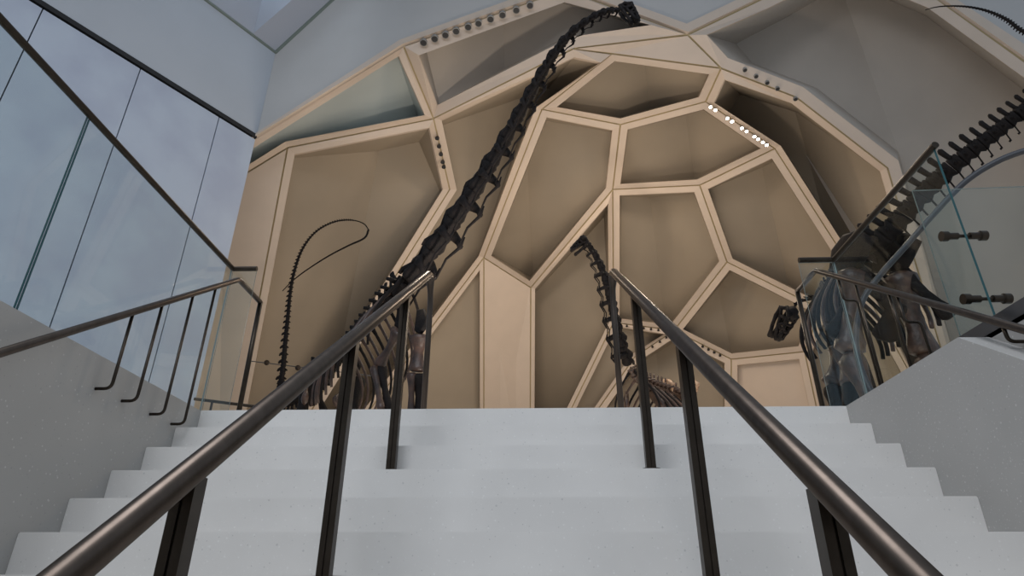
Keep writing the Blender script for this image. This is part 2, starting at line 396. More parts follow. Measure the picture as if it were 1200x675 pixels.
for idx, (names, crease, depth, nm, kind) in enumerate(cells):
    P = [nodes[k] for k in names]; n = len(P)
    depth = .2+.13*depth if kind == 'n' else depth
    c = sum(P, V((0, 0, 0)))/n
    area = V((0, 0, 0))
    for i in range(n): area += P[i].cross(P[(i+1) % n])
    area.normalize()
    if inset(P, .2)[0] and sum((q-c).length for q in inset(P, .2)) > sum((q-c).length for q in P): P = P[::-1]
    bot = [p.z < 3 and p.y > 8 for p in P]
    far = (c-CAM).length
    g = .022; w = {'flat': .0, 'pale': .22, 'pillar': .0}.get(kind, .225)
    if idx in (17, 20, 18): w = .16
    if idx in (1, 13): w = .3
    Pg = inset(P, g)
    outd = (c-FOC).normalized()
    bm = bmesh.new()
    if kind in ('flat', 'pillar'):
        a = [bm.verts.new(p) for p in Pg]; b = [bm.verts.new(p+outd*.18) for p in Pg]
        bmesh.ops.triangulate(bm, faces=[bm.faces.new(a)]); bm.faces.new(b)
        for i in range(n): bm.faces.new((a[i], a[(i+1) % n], b[(i+1) % n], b[i]))
        struct('trim_%d' % tn, bm, FRAME); tn += 1
        continue
    Pw = inset(P, w)
    a = [bm.verts.new(p) for p in Pg]; b = [bm.verts.new(p) for p in Pw]
    c0 = [bm.verts.new(p+outd*.16) for p in Pg]; e = [bm.verts.new(p+outd*.16) for p in Pw]
    for i in range(n):
        j = (i+1) % n
        bm.faces.new((a[i], a[j], b[j], b[i])); bm.faces.new((a[i], c0[i], c0[j], a[j])); bm.faces.new((b[i], b[j], e[j], e[i]))
    struct('trim_%d' % tn, bm, FRAME); tn += 1
    # niche behind the frame
    bm = bmesh.new()
    Pi = inset(P, w-.02)
    nrm = V((0, 0, 0))
    for i in range(n): nrm += Pi[i].cross(Pi[(i+1) % n])
    nrm.normalize()
    if nrm.dot(outd) < 0: nrm = -nrm
    Pi = [p+outd*.1 for p in Pi]
    off = max((p-c).dot(nrm) for p in Pi)+depth*.6*nrm.dot(outd)      # flat back, behind every corner
    Q = [p+outd*((off-(p-c).dot(nrm))/nrm.dot(outd)) for p in Pi]
    va = [bm.verts.new(p) for p in Pi]; vb = [bm.verts.new(p) for p in Q]
    side = outd.cross(V((0, 0, 1))).normalized()
    if crease is None:
        for i in range(n): bm.faces.new((va[i], va[(i+1) % n], vb[(i+1) % n], vb[i]))
        bmesh.ops.triangulate(bm, faces=[bm.faces.new(vb)])
    else:
        s = [q.dot(side) for q in Q]; mn, mx = min(s), max(s); cut = mn+(mx-mn)*crease
        for v, q, sv_ in zip(vb, Q, s):                                # two flat halves that meet in an upright fold
            f_ = 1-abs(sv_-cut)/(mx-cut if sv_ > cut else cut-mn); v.co = q+outd*.8*f_
        loopv = []; cps = []
        for i in range(n):
            j = (i+1) % n; loopv.append(vb[i])
            if (s[i]-cut)*(s[j]-cut) < 0:
                t = (cut-s[i])/(s[j]-s[i]); p = Q[i].lerp(Q[j], t)
                v = bm.verts.new(vb[i].co.lerp(vb[j].co, t)); v2 = bm.verts.new(p+outd*.8); loopv.append(v); cps.append((v, v2))
            # side wall
        L = len(loopv); cv = {v: v2 for v, v2 in cps}
        k = 0
        for i in range(n):
            j = (i+1) % n; chain = [v for v in loopv[loopv.index(vb[i]):(loopv.index(vb[j]) if j else L)]]+[vb[j]]
            bm.faces.new([va[j], va[i]]+chain)
        for sgn in (-1, 1):
            poly = []
            for v in loopv:
                if v in cv: poly.append(cv[v])
                elif (s[vb.index(v)]-cut)*sgn > 0: poly.append(v)
            if len(poly) > 2: bmesh.ops.triangulate(bm, faces=[bm.faces.new(poly)])
        for v, v2 in cps:
            i = loopv.index(v); bm.faces.new((loopv[i-1], v, v2)); bm.faces.new((v, loopv[(i+1) % L], v2))
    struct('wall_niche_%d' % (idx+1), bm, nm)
# seams behind the frames
edges = set()
for names, *_ in cells:
    for i in range(len(names)): edges.add(tuple(sorted((names[i], names[(i+1) % len(names)]))))
bm = bmesh.new()
for a, b in sorted(edges):
    A_, B_ = nodes[a], nodes[b]; o = ((A_+B_)/2-FOC).normalized()*.1
    loft(bm, [A_+o, B_+o], [.06, .06], 6)
struct('trim_%d' % tn, bm, SEAM, 'olive joint lines between the cream frames of the hall'); tn += 1
# outer lip of the opening, on the lobby wall
order = ['B0', 'N1', 'BT', 'N5', 'T1', 'T2', 'T3', 'T4', 'T5']
OB = [nodes[k] for k in order]
lipw = [.06, .2, .3, .3, .3, .3, .3, .42, .42]
outer = []
for i, p in enumerate(OB):
    a = (OB[min(i+1, len(OB)-1)]-OB[i]) if i < len(OB)-1 else OB[i]-OB[i-1]
    b = (OB[i]-OB[i-1]) if i else a
    na = V((-a.z, 0, a.x)).normalized(); nb = V((-b.z, 0, b.x)).normalized()
    bi = (na+nb).normalized(); outer.append(p+bi*(lipw[i]/max(.5, bi.dot(na))))
bm = bmesh.new()
for i in range(len(OB)-1):
    q = [OB[i]+(outer[i]-OB[i])*.12, OB[i+1]+(outer[i+1]-OB[i+1])*.12, outer[i+1], outer[i]]
    prism(bm, [p+V((0, -.06, 0)) for p in q], (0, .2, 0))
struct('trim_%d' % tn, bm, FRAME, 'cream outer frame strip along the edge of the vaulted opening'); tn += 1
# lobby wall around the opening
bm = bmesh.new()
top = 26
for i in range(len(outer)-1):
    a, b = outer[i], outer[i+1]
    prism(bm, [a, b, V((b.x, YF, top)), V((a.x, YF, top))], (0, .12, 0))
if outer[0].x > cx: prism(bm, [V((cx-.02, YF, outer[0].z-.05)), outer[0], V((outer[0].x, YF, top)), V((cx-.02, YF, top))], (0, .12, 0))
struct('wall_back', bm, mat('lobby_end_plaster', (172, 169, 165), .7, noise_amt=.05, nscale=.7), 'plain grey lobby wall above the vaulted opening')
# ceiling with skylight
n_c = (d1.cross(fp(390, 0)-C0)).normalized()
def cp(px, py): return atP(px, py, C0, n_c)
upn = -n_c if (CAM-C0).dot(n_c) > 0 else n_c
Cc = V((cx, YF, ztop))
slope_v = (cp(390, 0)-Cc); slope_v -= d1*slope_v.dot(d1)*0
sv = slope_v.normalized()
# opening polygon
O = [cp(297, 39), cp(236, -4.5), cp(180, -46), cp(260, -110), cp(400, -50)]
O[1] = cp(240, -4); O[2] = cp(186, -44)
Pq = [Cc, Cc-d1*16, Cc-d1*16+sv*9, Cc+sv*9]
# ring of quads around the opening
bm = bmesh.new()
vs = [bm.verts.new(p) for p in Pq]; vo = [bm.verts.new(p) for p in O]; vr = [bm.verts.new(p+V((0, 0, 3.5))) for p in O]
bm.faces.new((vs[0], vs[1], vo[2], vo[1], vo[0])); bm.faces.new((vs[1], vs[2], vo[3], vo[2])); bm.faces.new((vs[2], vs[3], vo[4], vo[3])); bm.faces.new((vs[3], vs[0], vo[0], vo[4]))
for i in range(5): bm.faces.new((vo[i], vo[(i+1) % 5], vr[(i+1) % 5], vr[i]))
struct('ceiling', bm, mat('ceiling_plaster', (152, 154, 160), .7), 'grey lobby ceiling with a skylight opening at top left')
bm = bmesh.new(); bm.faces.new([bm.verts.new(p+V((0, 0, 3.48))) for p in O]); bmesh.ops.solidify(bm, geom=bm.faces[:], thickness=.04)
struct('window_1', bm, SKYP, 'daylit skylight pane in the lobby ceiling')
bm = bmesh.new()
loft(bm, [Cc-d1*16, Cc], [.05, .05], 6); loft(bm, [Cc, Cc+sv*9], [.05, .05], 6)
struct('trim_%d' % tn, bm, mat('shadow_gap', (104, 112, 104), .7), 'thin grey green joint where ceiling meets the walls'); tn += 1

# ---------------------------------------------------------------- lamps
def spot_lamp(p, aim, lit, label, group, r=.09, ring=GREYM):
    t = thing('spotlight', label, 'spotlight', p, group)
    a = (aim-p).normalized()
    bm = bmesh.new(); loft(bm, [p, p+a*r*1.0, p+a*r*1.6, p+a*r*1.61], [r*.55, r, r, r*.86], 16); obj('housing', bm, ring, t, smooth=False)
    bm = bmesh.new(); loft(bm, [p+a*r*1.55, p+a*r*1.66], [r*.84, r*.8], 16); obj('lens', bm, LIT if lit else LENS, t)
    return p+a*r*1.7
AIM = V((1, 6, 1))
def row(p0, p1, frs, lit, label, group, r, off=.06, ring=GREYM):
    for i, f in enumerate(frs):
        p = p0.lerp(p1, f); o = (p-FOC).normalized()
        spot_lamp(p-o*off+V((0, 0, -.03)), p+V((0, -1.5, -6)), lit, label % ORD[i] if '%s' in label else label, group, r, ring)
ORD = ['first', 'second', 'third', 'fourth', 'fifth', 'sixth', 'seventh', 'eighth', 'ninth', 'tenth']
pr = lambda a, b, xs: [(x-a)/(b-a) for x in xs]
a, b = nodes['N1'], nodes['BT']
def frac2(pa, pb, px):   # fraction along the 3D segment that lands at image column px
    lo, hi = 0, 1
    A3, B3 = pa, pb
    def col(t):
        d = A3.lerp(B3, t)-CAM; return 600+F*d.dot(RT)/d.dot(fw)
    s = 1 if col(1) > col(0) else -1
    for _ in range(30):
        mid = (lo+hi)/2
        if (col(mid)-px)*s < 0: lo = mid
        else: hi = mid
    return (lo+hi)/2
row(a, b, [frac2(a, b, x) for x in (497, 510, 522.5, 535, 549, 561, 575, 589, 605, 621)], False,
    'unlit ring spotlight, %s from the left along the top left frame', 'spotlights along the top left frame', .1)
a, b = nodes['N2'], nodes['N4']
fr = [0.22, .33, .44, .55, .62]
row(a, b, fr, False, 'small unlit spotlight, %s from top on the upright left of the long neck', 'spotlights on the upright frame left of the neck', .065, ring=HOUS)
a, b = nodes['N9'], nodes['G1']
a, b = nodes['N5'], nodes['G1']
row(a, b, [frac2(a, b, x) for x in (872, 885, 898, 910, 931)], False,
    'small unlit spotlight, %s from the left on the broad upper right beam', 'spotlights on the upper right beam', .06)
a, b = nodes['N10'], nodes['N17']
lits = [frac2(a, b, x) for x in (832, 837.5, 851.5, 857, 868.5, 874, 883, 887.5, 893, 897.5)]
row(a, b, lits, True, 'glowing spotlight, %s from the left in the lit row of the vault', 'lit spotlights on the vault frame', .052)
a, b = nodes['N23'], nodes['N19']
row(a, b, [.22, .36, .5, .62, .74, .85], False, 'tiny dark spotlight, %s from the left on the low frame behind the handrail', 'spotlights in the low row behind the handrail', .045, ring=HOUS)
a, b = nodes['N19'], nodes['W1']
row(a, b, [.2, .36, .55], False, 'tiny dark spotlight, %s from the right on the short slanting low frame', 'spotlights on the short low frame', .045, ring=HOUS)
a, b = nodes['N19'], nodes['N20']
row(a, b, [.5, .6, .7, .8], False, 'tiny dark spotlight, %s from the left just right of the handrail', 'spotlights right of the handrail', .05, ring=HOUS)

# wall rod with round fixings at lower left of the hall
p0 = atY(292, 423, 12); p1 = atY(440, 441, 12.5)
t = thing('tension_rod', 'thin rod with round knobs crossing behind the looping tail', 'rod', p0)
bm = bmesh.new(); loft(bm, [p0, p1], [.014, .014], 8); obj('rod', bm, STEEL, t)
for x, y in ((312.5, 425), (349, 431)):
    p = atY(x, y, 12.02+.5*(x-292)/148); bm = bmesh.new(); bmesh.ops.create_uvsphere(bm, u_segments=16, v_segments=10, radius=.075, matrix=Matrix.Translation(p)); obj('knob', bm, BRONZED, t, smooth=True)
p0 = atY(228, 467.5, 3); p1 = atY(312, 478, 3)
t = thing('low_rail', 'thin dark low rail on the gallery beyond the left glass balustrade', 'rail', (p0.x, 3, 0))
bm = bmesh.new(); loft(bm, [p0, p1], [.018, .018], 8); obj('rail_tube', bm, BRONZED, t)
for q in (.25, .95):
    p = p0.lerp(p1, q); bm = bmesh.new(); loft(bm, [p, V((p.x, p.y, 0))], [.014, .014], 8); obj('post', bm, BRONZED, t)

# curved grey tube on a post, seen through the right balustrade
pts = [atY(x, y, Y) for x, y, Y in ((1240, 168, 1.6), (1200, 177, 1.8), (1165, 191, 2.0), (1130, 214, 2.2), (1095, 250, 2.4), (1060, 290, 2.6), (1030, 324, 2.8), (1012, 350, 2.9), (1004, 380, 2.95), (1004, 410, 2.95), (1011, 438, 2.9), (1026, 468, 2.8), (1045, 500, 2.7))]
t = thing('curved_tube', 'broad curved grey tube seen through the right glass balustrade', 'rail', (pts[-1].x, 2.7, 0))
bm = bmesh.new(); loft(bm, [p[:3] for p in catmull(pts, 6)], .034, 12, flat=1.0); obj('rail_tube', bm, GUNM, t, smooth=True)
bm = bmesh.new(); loft(bm, [pts[-1], V((pts[-1].x, pts[-1].y, 0))], [.034, .034], 12); obj('post', bm, GUNM, t)

# ---------------------------------------------------------------- fossil skeletons
def tmpl_cervical():
    bm = bmesh.new()
    loft(bm, [(-.56, 0, 0), (-.42, 0, .0), (-.1, 0, .0), (.2, 0, 0), (.42, 0, 0), (.56, 0, -.01)], [.28, .33, .25, .24, .31, .2], 12, rough=.16, flat=1.1)
    loft(bm, [(-.1, 0, .12), (-.08, 0, .32), (-.1-.1*random.random(), 0, .44+.1*random.random())], [.46, .3, .12], 10, flat=.6, rough=.3, up=(1, 0, 0))
    loft(bm, [(.1, 0, .14), (.14, 0, .3)], [.3, .2], 8, flat=.6, rough=.2, up=(1, 0, 0))
    for s in (-1, 1):
        loft(bm, [(.15, s*.12, .14), (.45, s*.22, .24), (.62, s*.24, .22)], [.12, .09, .07], 8, rough=.2)
        loft(bm, [(-.2, s*.12, .2), (-.48, s*.24, .33), (-.62, s*.24, .30)], [.12, .1, .08], 8, rough=.2)
        loft(bm, [(.1, s*.14, -.02), (.1, s*.34, -.18), (.08, s*.36, -.48), (.02, s*.3, -.8)], [.2, .14, .1, .09], 8, rough=.25)
        loft(bm, [(.3, s*.28, -.68), (.02, s*.3, -.8), (-.5, s*.26, -.6), (-1.05, s*.26, -.78)], [.03, .065, .045, .03], 6, rough=.1)
    return bm
def tmpl_dorsal(sp=.9):
    bm = bmesh.new()
    loft(bm, [(-.5, 0, 0), (-.38, 0, 0), (0, 0, 0), (.38, 0, 0), (.5, 0, 0)], [.33, .36, .25, .36, .33], 12, rough=.1)
    loft(bm, [(0, 0, .2), (-.06, 0, .55), (-.12, 0, .55+sp*.5), (-.14, 0, .3+sp)], [.26, .2, .17, .22], 8, flat=.4, rough=.25, up=(1, 0, 0))
    for s in (-1, 1):
        loft(bm, [(0, s*.12, .4), (-.04, s*.45, .52), (-.08, s*.7, .5)], [.17, .12, .1], 8, rough=.2)
        loft(bm, [(.2, s*.12, .4), (.5, s*.14, .46)], [.12, .1], 6)
    return bm
def tmpl_caudal(sp=.75, chev=.7):
    bm = bmesh.new()
    loft(bm, [(-.5, 0, 0), (-.36, 0, 0), (0, 0, 0), (.36, 0, 0), (.5, 0, 0)], [.42, .46, .34, .46, .42], 12, rough=.12)
    loft(bm, [(0, 0, .2), (.06, 0, .5), (.14, 0, .2+sp), (.17, 0, .33+sp)], [.34, .24, .27, .12], 8, flat=.5, rough=.2, up=(1, 0, 0))
    for s in (-1, 1): loft(bm, [(0, s*.2, .05), (.05, s*.55, .02)], [.14, .08], 8, rough=.2)
    if chev: loft(bm, [(.4, 0, -.3), (.5, 0, -.55), (.62, 0, -.35-chev), (.85, 0, -.38-chev)], [.16, .12, .14, .1], 8, flat=.6, rough=.2, up=(0, 1, 0))
    return bm
def tmpl_whip():
    bm = bmesh.new()
    loft(bm, [(-.52, 0, 0), (-.4, 0, 0), (0, 0, 0), (.4, 0, 0), (.52, 0, 0)], [.3, .34, .24, .34, .3], 8, rough=.1)
    loft(bm, [(.0, 0, .15), (.2, 0, .5), (.4, 0, .62)], [.26, .18, .1], 6, flat=.6, up=(1, 0, 0))
    loft(bm, [(.1, 0, -.2), (.3, 0, -.5)], [.14, .08], 6)
    return bm
meshes = {}
def mesh_of(key, fn, m_):
    k = (key, m_.name)
    if k not in meshes:
        bm = fn(); bmesh.ops.recalc_face_normals(bm, faces=bm.faces[:])
        me = bpy.data.meshes.new(key); bm.to_mesh(me); bm.free(); me.materials.append(m_)
        for p in me.polygons: p.use_smooth = True
        meshes[k] = me
    return meshes[k]
def place(name, me, parent, p, x, z, sl, sr, sh=None):
    x = x.normalized(); z = (z-x*z.dot(x)).normalized(); y = z.cross(x)
    sh = sh or sr
    M = Matrix(((x.x*sl, y.x*sr, z.x*sh, p.x), (x.y*sl, y.y*sr, z.y*sh, p.y), (x.z*sl, y.z*sr, z.z*sh, p.z), (0, 0, 0, 1)))
    o = bpy.data.objects.new(name, me); COL.objects.link(o); o.parent = parent
    o.matrix_parent_inverse = parent.matrix_basis.inverted(); o.matrix_basis = M
    return o
def spline(keys, n=24, k=1.0):
    keys = [(a, b, c, d*k) for a, b, c, d in keys]
    """keys: (px, py, Y, size) -> dense list of (point, size) and arc length"""
    P = [tuple(atY(k[0], k[1], k[2]))+(k[3],) for k in keys]
    D = catmull(P, n); pts = [V(d[:3]) for d in D]; sz = [d[3] for d in D]
    L = [0]
    for i in range(1, len(pts)): L.append(L[-1]+(pts[i]-pts[i-1]).length)
    return pts, sz, L
def sample(sp, s):
    pts, sz, L = sp; s = max(0, min(L[-1], s))
    import bisect
    i = min(max(bisect.bisect_right(L, s)-1, 0), len(L)-2); t = (s-L[i])/max(1e-9, L[i+1]-L[i])
    tan = pts[min(i+2, len(pts)-1)]-pts[max(i-1, 0)]
    return pts[i].lerp(pts[i+1], t), tan.normalized(), sz[i]+(sz[i+1]-sz[i])*t
def run(sp, aspect, name, key, fn, m_, root, upf, s0=0, s1=None, hscale=1.0, flip=False, lenk=.97):
    """vertebrae along a spline; each as long as aspect x its size"""
    s1 = sp[2][-1] if s1 is None else s1; s = s0; out = []
    while True:
        _, _, r = sample(sp, s); l = aspect*r
        if s+l > s1: break
        p, t, r = sample(sp, s+l/2)
        u = upf(p, t) if callable(upf) else upf
        # keys run from head to tail: local +X towards the head
        out.append(place(name, mesh_of(key+random.choice(('', '_b', '_c')), fn, m_), root, p, -t, u, l*lenk, r, r*hscale)); s += l
    return out
def limb(name, a, b, ra, rm, rb, m_, root, flat=1.0, bow=0):
    a, b = V(a), V(b); d = b-a; n = d.orthogonal().normalized()
    pts = []; rr = []
    for t, k in ((0, .55), (.05, 1.0), (.13, .95), (.28, None), (.5, None), (.72, None), (.87, .95), (.95, 1.0), (1, .6)):
        pts.append(a+d*t+n*bow*math.sin(t*math.pi))
        e = ra if t < .5 else rb
        if k is None: rr.append(rm if t == .5 else (rm*.75+e*.28))
        else: rr.append(e*k)
    bm = bmesh.new(); loft(bm, pts, rr, 12, rough=.14, flat=flat)
    return obj(name, bm, m_, root, smooth=True)
def rib(a, side, down, fwd_, L, r, m_, root, spread=.5):
    pts = []; n = 12
    for i in range(n+1):
        t = i/n; ang = t*2.0
        pts.append(a+side*(math.sin(ang)*L*spread)+down*(t*L)+fwd_*(t*t*L*.18))
    bm = bmesh.new(); loft(bm, pts, [r*(1.5-.2*t/n if t < 2 else 1.0-.35*t/n) for t in range(n+1)], 8, flat=.6, rough=.08)
    return obj('rib', bm, m_, root, smooth=True)
def blade(name, pts, th, m_, root):
    """flat bone from an outline, thickened and rounded"""
    bm = bmesh.new(); P = [V(p) for p in pts]; n = V((0, 0, 0))
    for i in range(len(P)): n += P[i].cross(P[(i+1) % len(P)])
    n.normalize(); c = sum(P, V((0, 0, 0)))/len(P)
    rings = []
    for k, sc in ((-1, .86), (-.5, 1), (.5, 1), (1, .86)): rings.append([bm.verts.new(c+(p-c)*sc+n*th*k*(1+.5*(random.random()-.5))) for p in P])
    N = len(P)
    for a, b in zip(rings[:-1], rings[1:]):
        for i in range(N): bm.faces.new((a[i], a[(i+1) % N], b[(i+1) % N], b[i]))
    for r, s in ((rings[0], -1), (rings[-1], 1)):
        cv = bm.verts.new(c+n*th*s*.75)
        for i in range(N): bm.faces.new((r[i], r[(i+1) % N], cv))
    return obj(name, bm, m_, root, smooth=True)
def struts(bm, P, E, fr):
    """network of tapered bars; P name -> ((x,y,z), r), fr maps local to world"""
    for a, b in E:
        (pa, ra), (pb, rb) = P[a], P[b]
        pa, pb = V(pa), V(pb); d = (pb-pa).normalized()*.02
        loft(bm, [fr(pa-d), fr(pa.lerp(pb, .5)), fr(pb+d)], [ra*fr.k*1.3, (ra+rb)*.55*fr.k, rb*fr.k*1.3], 8, rough=.15)
class Frame:
    def __init__(s, o, x, z, k):
        s.o = o; s.x = x.normalized(); s.z = (z-s.x*z.dot(s.x)).normalized(); s.y = s.z.cross(s.x); s.k = k
    def __call__(s, p): return s.o+(s.x*p[0]+s.y*p[1]+s.z*p[2])*s.k
def skull(o, x, z, k, root, m_, kind='long'):
    """x towards the snout, z crown; k = length. Openings for nostril, cheek and eye between the bars."""
    fr = Frame(o, x, z, k)
    bm = bmesh.new()
    loft(bm, [fr(p) for p in ((-.06, 0, .0), (.06, 0, .05), (.2, 0, .07), (.34, 0, .06))], [.09*k, .17*k, .16*k, .09*k], 12, up=fr.z, flat=1.1, rough=.08)
    P = {}; E = []
    for s, t in ((-1, 'l'), (1, 'r')):
        P.update({t+'occ': ((.02, s*.14, -.05), .06), t+'sq': ((.05, s*.17, -.24), .05), t+'top': ((.2, s*.15, .13), .06), t+'orb': ((.34, s*.16, .08), .05),
                  t+'jug': ((.3, s*.17, -.17), .045), t+'lac': ((.5, s*.14, .06), .045), t+'max': ((.56, s*.14, -.18), .05),
                  t+'nas': ((.72, s*.09, .0), .05), t+'pre': ((.97, s*.06, -.17), .07), t+'tip': ((.92, s*.06, -.07), .06)})
        E += [(t+'occ', t+'sq'), (t+'occ', t+'top'), (t+'top', t+'orb'), (t+'orb', t+'jug'), (t+'sq', t+'jug'), (t+'jug', t+'max'), (t+'orb', t+'lac'),
              (t+'lac', t+'max'), (t+'lac', t+'nas'), (t+'nas', t+'tip'), (t+'tip', t+'pre'), (t+'max', t+'pre'), (t+'nas', t+'max')]
    E += [('ltop', 'rtop'), ('lorb', 'rorb'), ('llac', 'rlac'), ('lnas', 'rnas'), ('ltip', 'rtip'), ('lpre', 'rpre')]
    struts(bm, P, E, fr)
    sk = obj('skull', bm, m_, root, smooth=True)
    bm = bmesh.new(); P = {}; E = []
    dr = -.12 if kind == 'long' else -.2
    for s, t in ((-1, 'l'), (1, 'r')):
        P.update({t+'a': ((.02, s*.17, -.27), .045), t+'b': ((.3, s*.16, -.28+dr*.35), .06), t+'c': ((.62, s*.12, -.27+dr*.75), .045), t+'d': ((.93, s*.05, -.26+dr), .065)})
        E += [(t+'a', t+'b'), (t+'b', t+'c'), (t+'c', t+'d')]
    E += [('ld', 'rd')]
    struts(bm, P, E, fr)
    jw = obj('lower_jaw', bm, m_, sk, smooth=True); jw.matrix_parent_inverse = Matrix.Identity(4); jw.matrix_basis = Matrix.Identity(4)
    jw.parent = sk; jw.matrix_parent_inverse = sk.matrix_basis.inverted()
    bm = bmesh.new()
    for s in (-1, 1):
        for i in range(6):
            u = .58+.065*i; yy = s*(.14-.085*(u-.56)/.4)
            loft(bm, [fr((u, yy, -.19)), fr((u+.01, yy, -.255))], [.018*k, .006*k], 6)
    te = obj('teeth', bm, BONEP if kind != 'long' else m_, sk)
    return sk
Zu = V((0, 0, 1))

# --- 1: the long-necked giant left of the middle
r1 = thing('dinosaur_skeleton', 'huge dark long-necked fossil skeleton left of centre, neck reaching to the top of the hall', 'skeleton', (-1.9, 6, 0), 'fossil skeletons')
neck = spline([(726, 12, 2.4, .055), (712, 13, 2.5, .065), (697, 19, 2.65, .075), (672, 37, 2.95, .10), (650, 63, 3.3, .125), (629, 97, 3.7, .15), (608, 135, 4.1, .175),
               (585, 176, 4.5, .205), (560, 216, 4.8, .235), (535, 254, 5.1, .255), (508, 291, 5.4, .27), (482, 322, 5.7, .24), (462, 344, 6.0, .22)], k=1.8)
run(neck, 1.38, 'neck_vertebra', 'neck_bone', tmpl_cervical, BONE, r1, Zu, hscale=1.0)
p, t_, _ = sample(neck, 0)
skull(atY(733, 7, 2.3), ray(748, 33)*1.0-ray(735, 8)+V((0, -.02, 0)), V((.9, -.1, .45)), .38, r1, BONE)
back = spline([(474, 331, 5.8, .24), (461, 345, 6.0, .22), (445, 362, 6.5, .22), (428, 384, 7.1, .21), (411, 405, 7.8, .21), (396, 424, 8.5, .2), (385, 438, 9.1, .2)], k=1.3)
bv = run(back, .95, 'back_vertebra', 'back_bone', lambda: tmpl_dorsal(1.0), BONE, r1, Zu, hscale=1.15)
tail = spline([(385, 438, 9.1, .16), (370, 453, 9.6, .15), (354, 463, 10.1, .14), (340, 470, 10.5, .125), (331, 470, 10.8, .12), (329, 455, 11, .11), (332, 430, 11, .10), (334, 405, 11, .088), (337, 375, 11, .075),
               (340, 345, 11, .065), (345, 318, 11, .055), (355, 291, 11, .045), (371, 271, 11, .037), (392, 260, 11, .032), (412, 258, 11, .027), (426, 262, 11, .022), (432, 269, 11, .018)], k=2.1)
tv = run(tail, .72, 'tail_vertebra', 'tail_bone', lambda: tmpl_caudal(.8, .5), BONE, r1, Zu, s1=tail[2][int(24*5.4)])
run(tail, 1.0, 'tail_vertebra', 'whip_bone', tmpl_whip, BONE, r1, V((-1, -.2, .2)), s0=tail[2][int(24*5.4)])
wh = spline([(432, 269, 11, .014), (427, 279, 11.1, .012), (408, 288, 11.2, .011), (385, 300, 11.4, .01), (360, 316, 11.6, .009), (343, 329, 11.8, .008), (331, 341, 11.9, .007)])
bm = bmesh.new(); loft(bm, wh[0][::6], [.03-.018*i/len(wh[0][::6]) for i in range(len(wh[0][::6]))], 6); obj('tail_tip', bm, BONE, r1, smooth=True)
# ribs
Lb = back[2][-1]
for i in range(13):
    p, t_, _ = sample(back, Lb*(.0+.065*i)); side = t_.cross(Zu).normalized()
    for s in (-1, 1):
        rib(p+V((0, 0, .1)), side*s, V((0, 0, -1)), t_, 1.25+.3*math.sin(i*.3), .036, BONEW if i % 3 else BONE, r1, .42)
p, t_, _ = sample(back, Lb*.02); side = t_.cross(Zu).normalized()
for s, nm in ((-1, 'l'), (1, 'r')):
    if s == -1: sh, el, wr = atY(466, 388, 5.7), atY(445, 430, 6.1), atY(452, 474, 5.9)
    else: sh, el, wr = atY(492, 395, 5.6), atY(489, 434, 5.5), atY(488, 478, 5.8)
    pass
fl = [((468, 386, 5.9), (444, 429, 6.3), (453, 482, 6.0)), ((492, 392, 5.3), (489, 436, 5.4), (487, 492, 5.6))]
for (a, b, c) in fl:
    A3, B3, C3 = atY(*a), atY(*b), atY(*c)
    limb('humerus', A3, B3, .17, .075, .14, BONEW, r1, flat=.7)
    limb('ulna', B3+V((.03, 0, -.02)), C3+V((.05, 0, 0)), .11, .055, .08, BONE, r1)
    limb('radius', B3+V((-.07, -.04, -.02)), C3+V((-.07, -.05, 0)), .08, .045, .07, BONEW, r1)
    ft = V((C3.x, C3.y, .16))
    for k in range(5):
        limb('foot_bone', C3+V((-.1+.05*k, -.02, -.02)), V((C3.x-.16+.08*k, C3.y-.12, .02)), .05, .035, .05, BONE, r1)
    blade('scapula', [A3+V((.0, 0, .0)), A3+V((.1, -.08, .1)), A3+V((.08, .05, .32)), A3+V((-.02, .4, .62)), A3+V((-.16, .5, .64)), A3+V((-.12, .25, .32)), A3+V((-.09, .05, .08))], .04, BONE, r1)
pc = atY(392, 432, 8.6)
for s in (-1, 1):
    o = V((s*.42, s*.12, 0))
    blade('ilium', [pc+o+V((-.15, .3, .05)), pc+o+V((0, 0, .15)), pc+o+V((.1, -.35, .1)), pc+o+V((.15, -.25, .0)), pc+o+V((0, -.05, -.2)), pc+o+V((-.15, .2, .0))], .05, BONE, r1)
    hip = pc+o*1.1+V((0, 0, -.15)); kn = V((hip.x+.05, hip.y-.35, 1.65)); an = V((hip.x, hip.y-.1, .35))
    limb('femur', hip, kn, .2, .11, .19, BONE, r1, flat=.75); limb('tibia', kn, an, .15, .075, .11, BONE, r1); limb('fibula', kn+V((.1, 0, 0)), an+V((.1, 0, 0)), .07, .04, .06, BONE, r1)
    for k in range(4): limb('foot_bone', an+V((-.1+.06*k, 0, 0)), V((an.x-.15+.1*k, an.y-.3, .03)), .06, .04, .05, BONE, r1)
    limb('pubis', hip+V((0, -.05, 0)), hip+V((-s*.2, -.6, -.75)), .12, .06, .14, BONEW, r1, flat=.5)
    limb('ischium', hip+V((0, .1, 0)), hip+V((-s*.25, .5, -.7)), .1, .05, .1, BONE, r1, flat=.6)

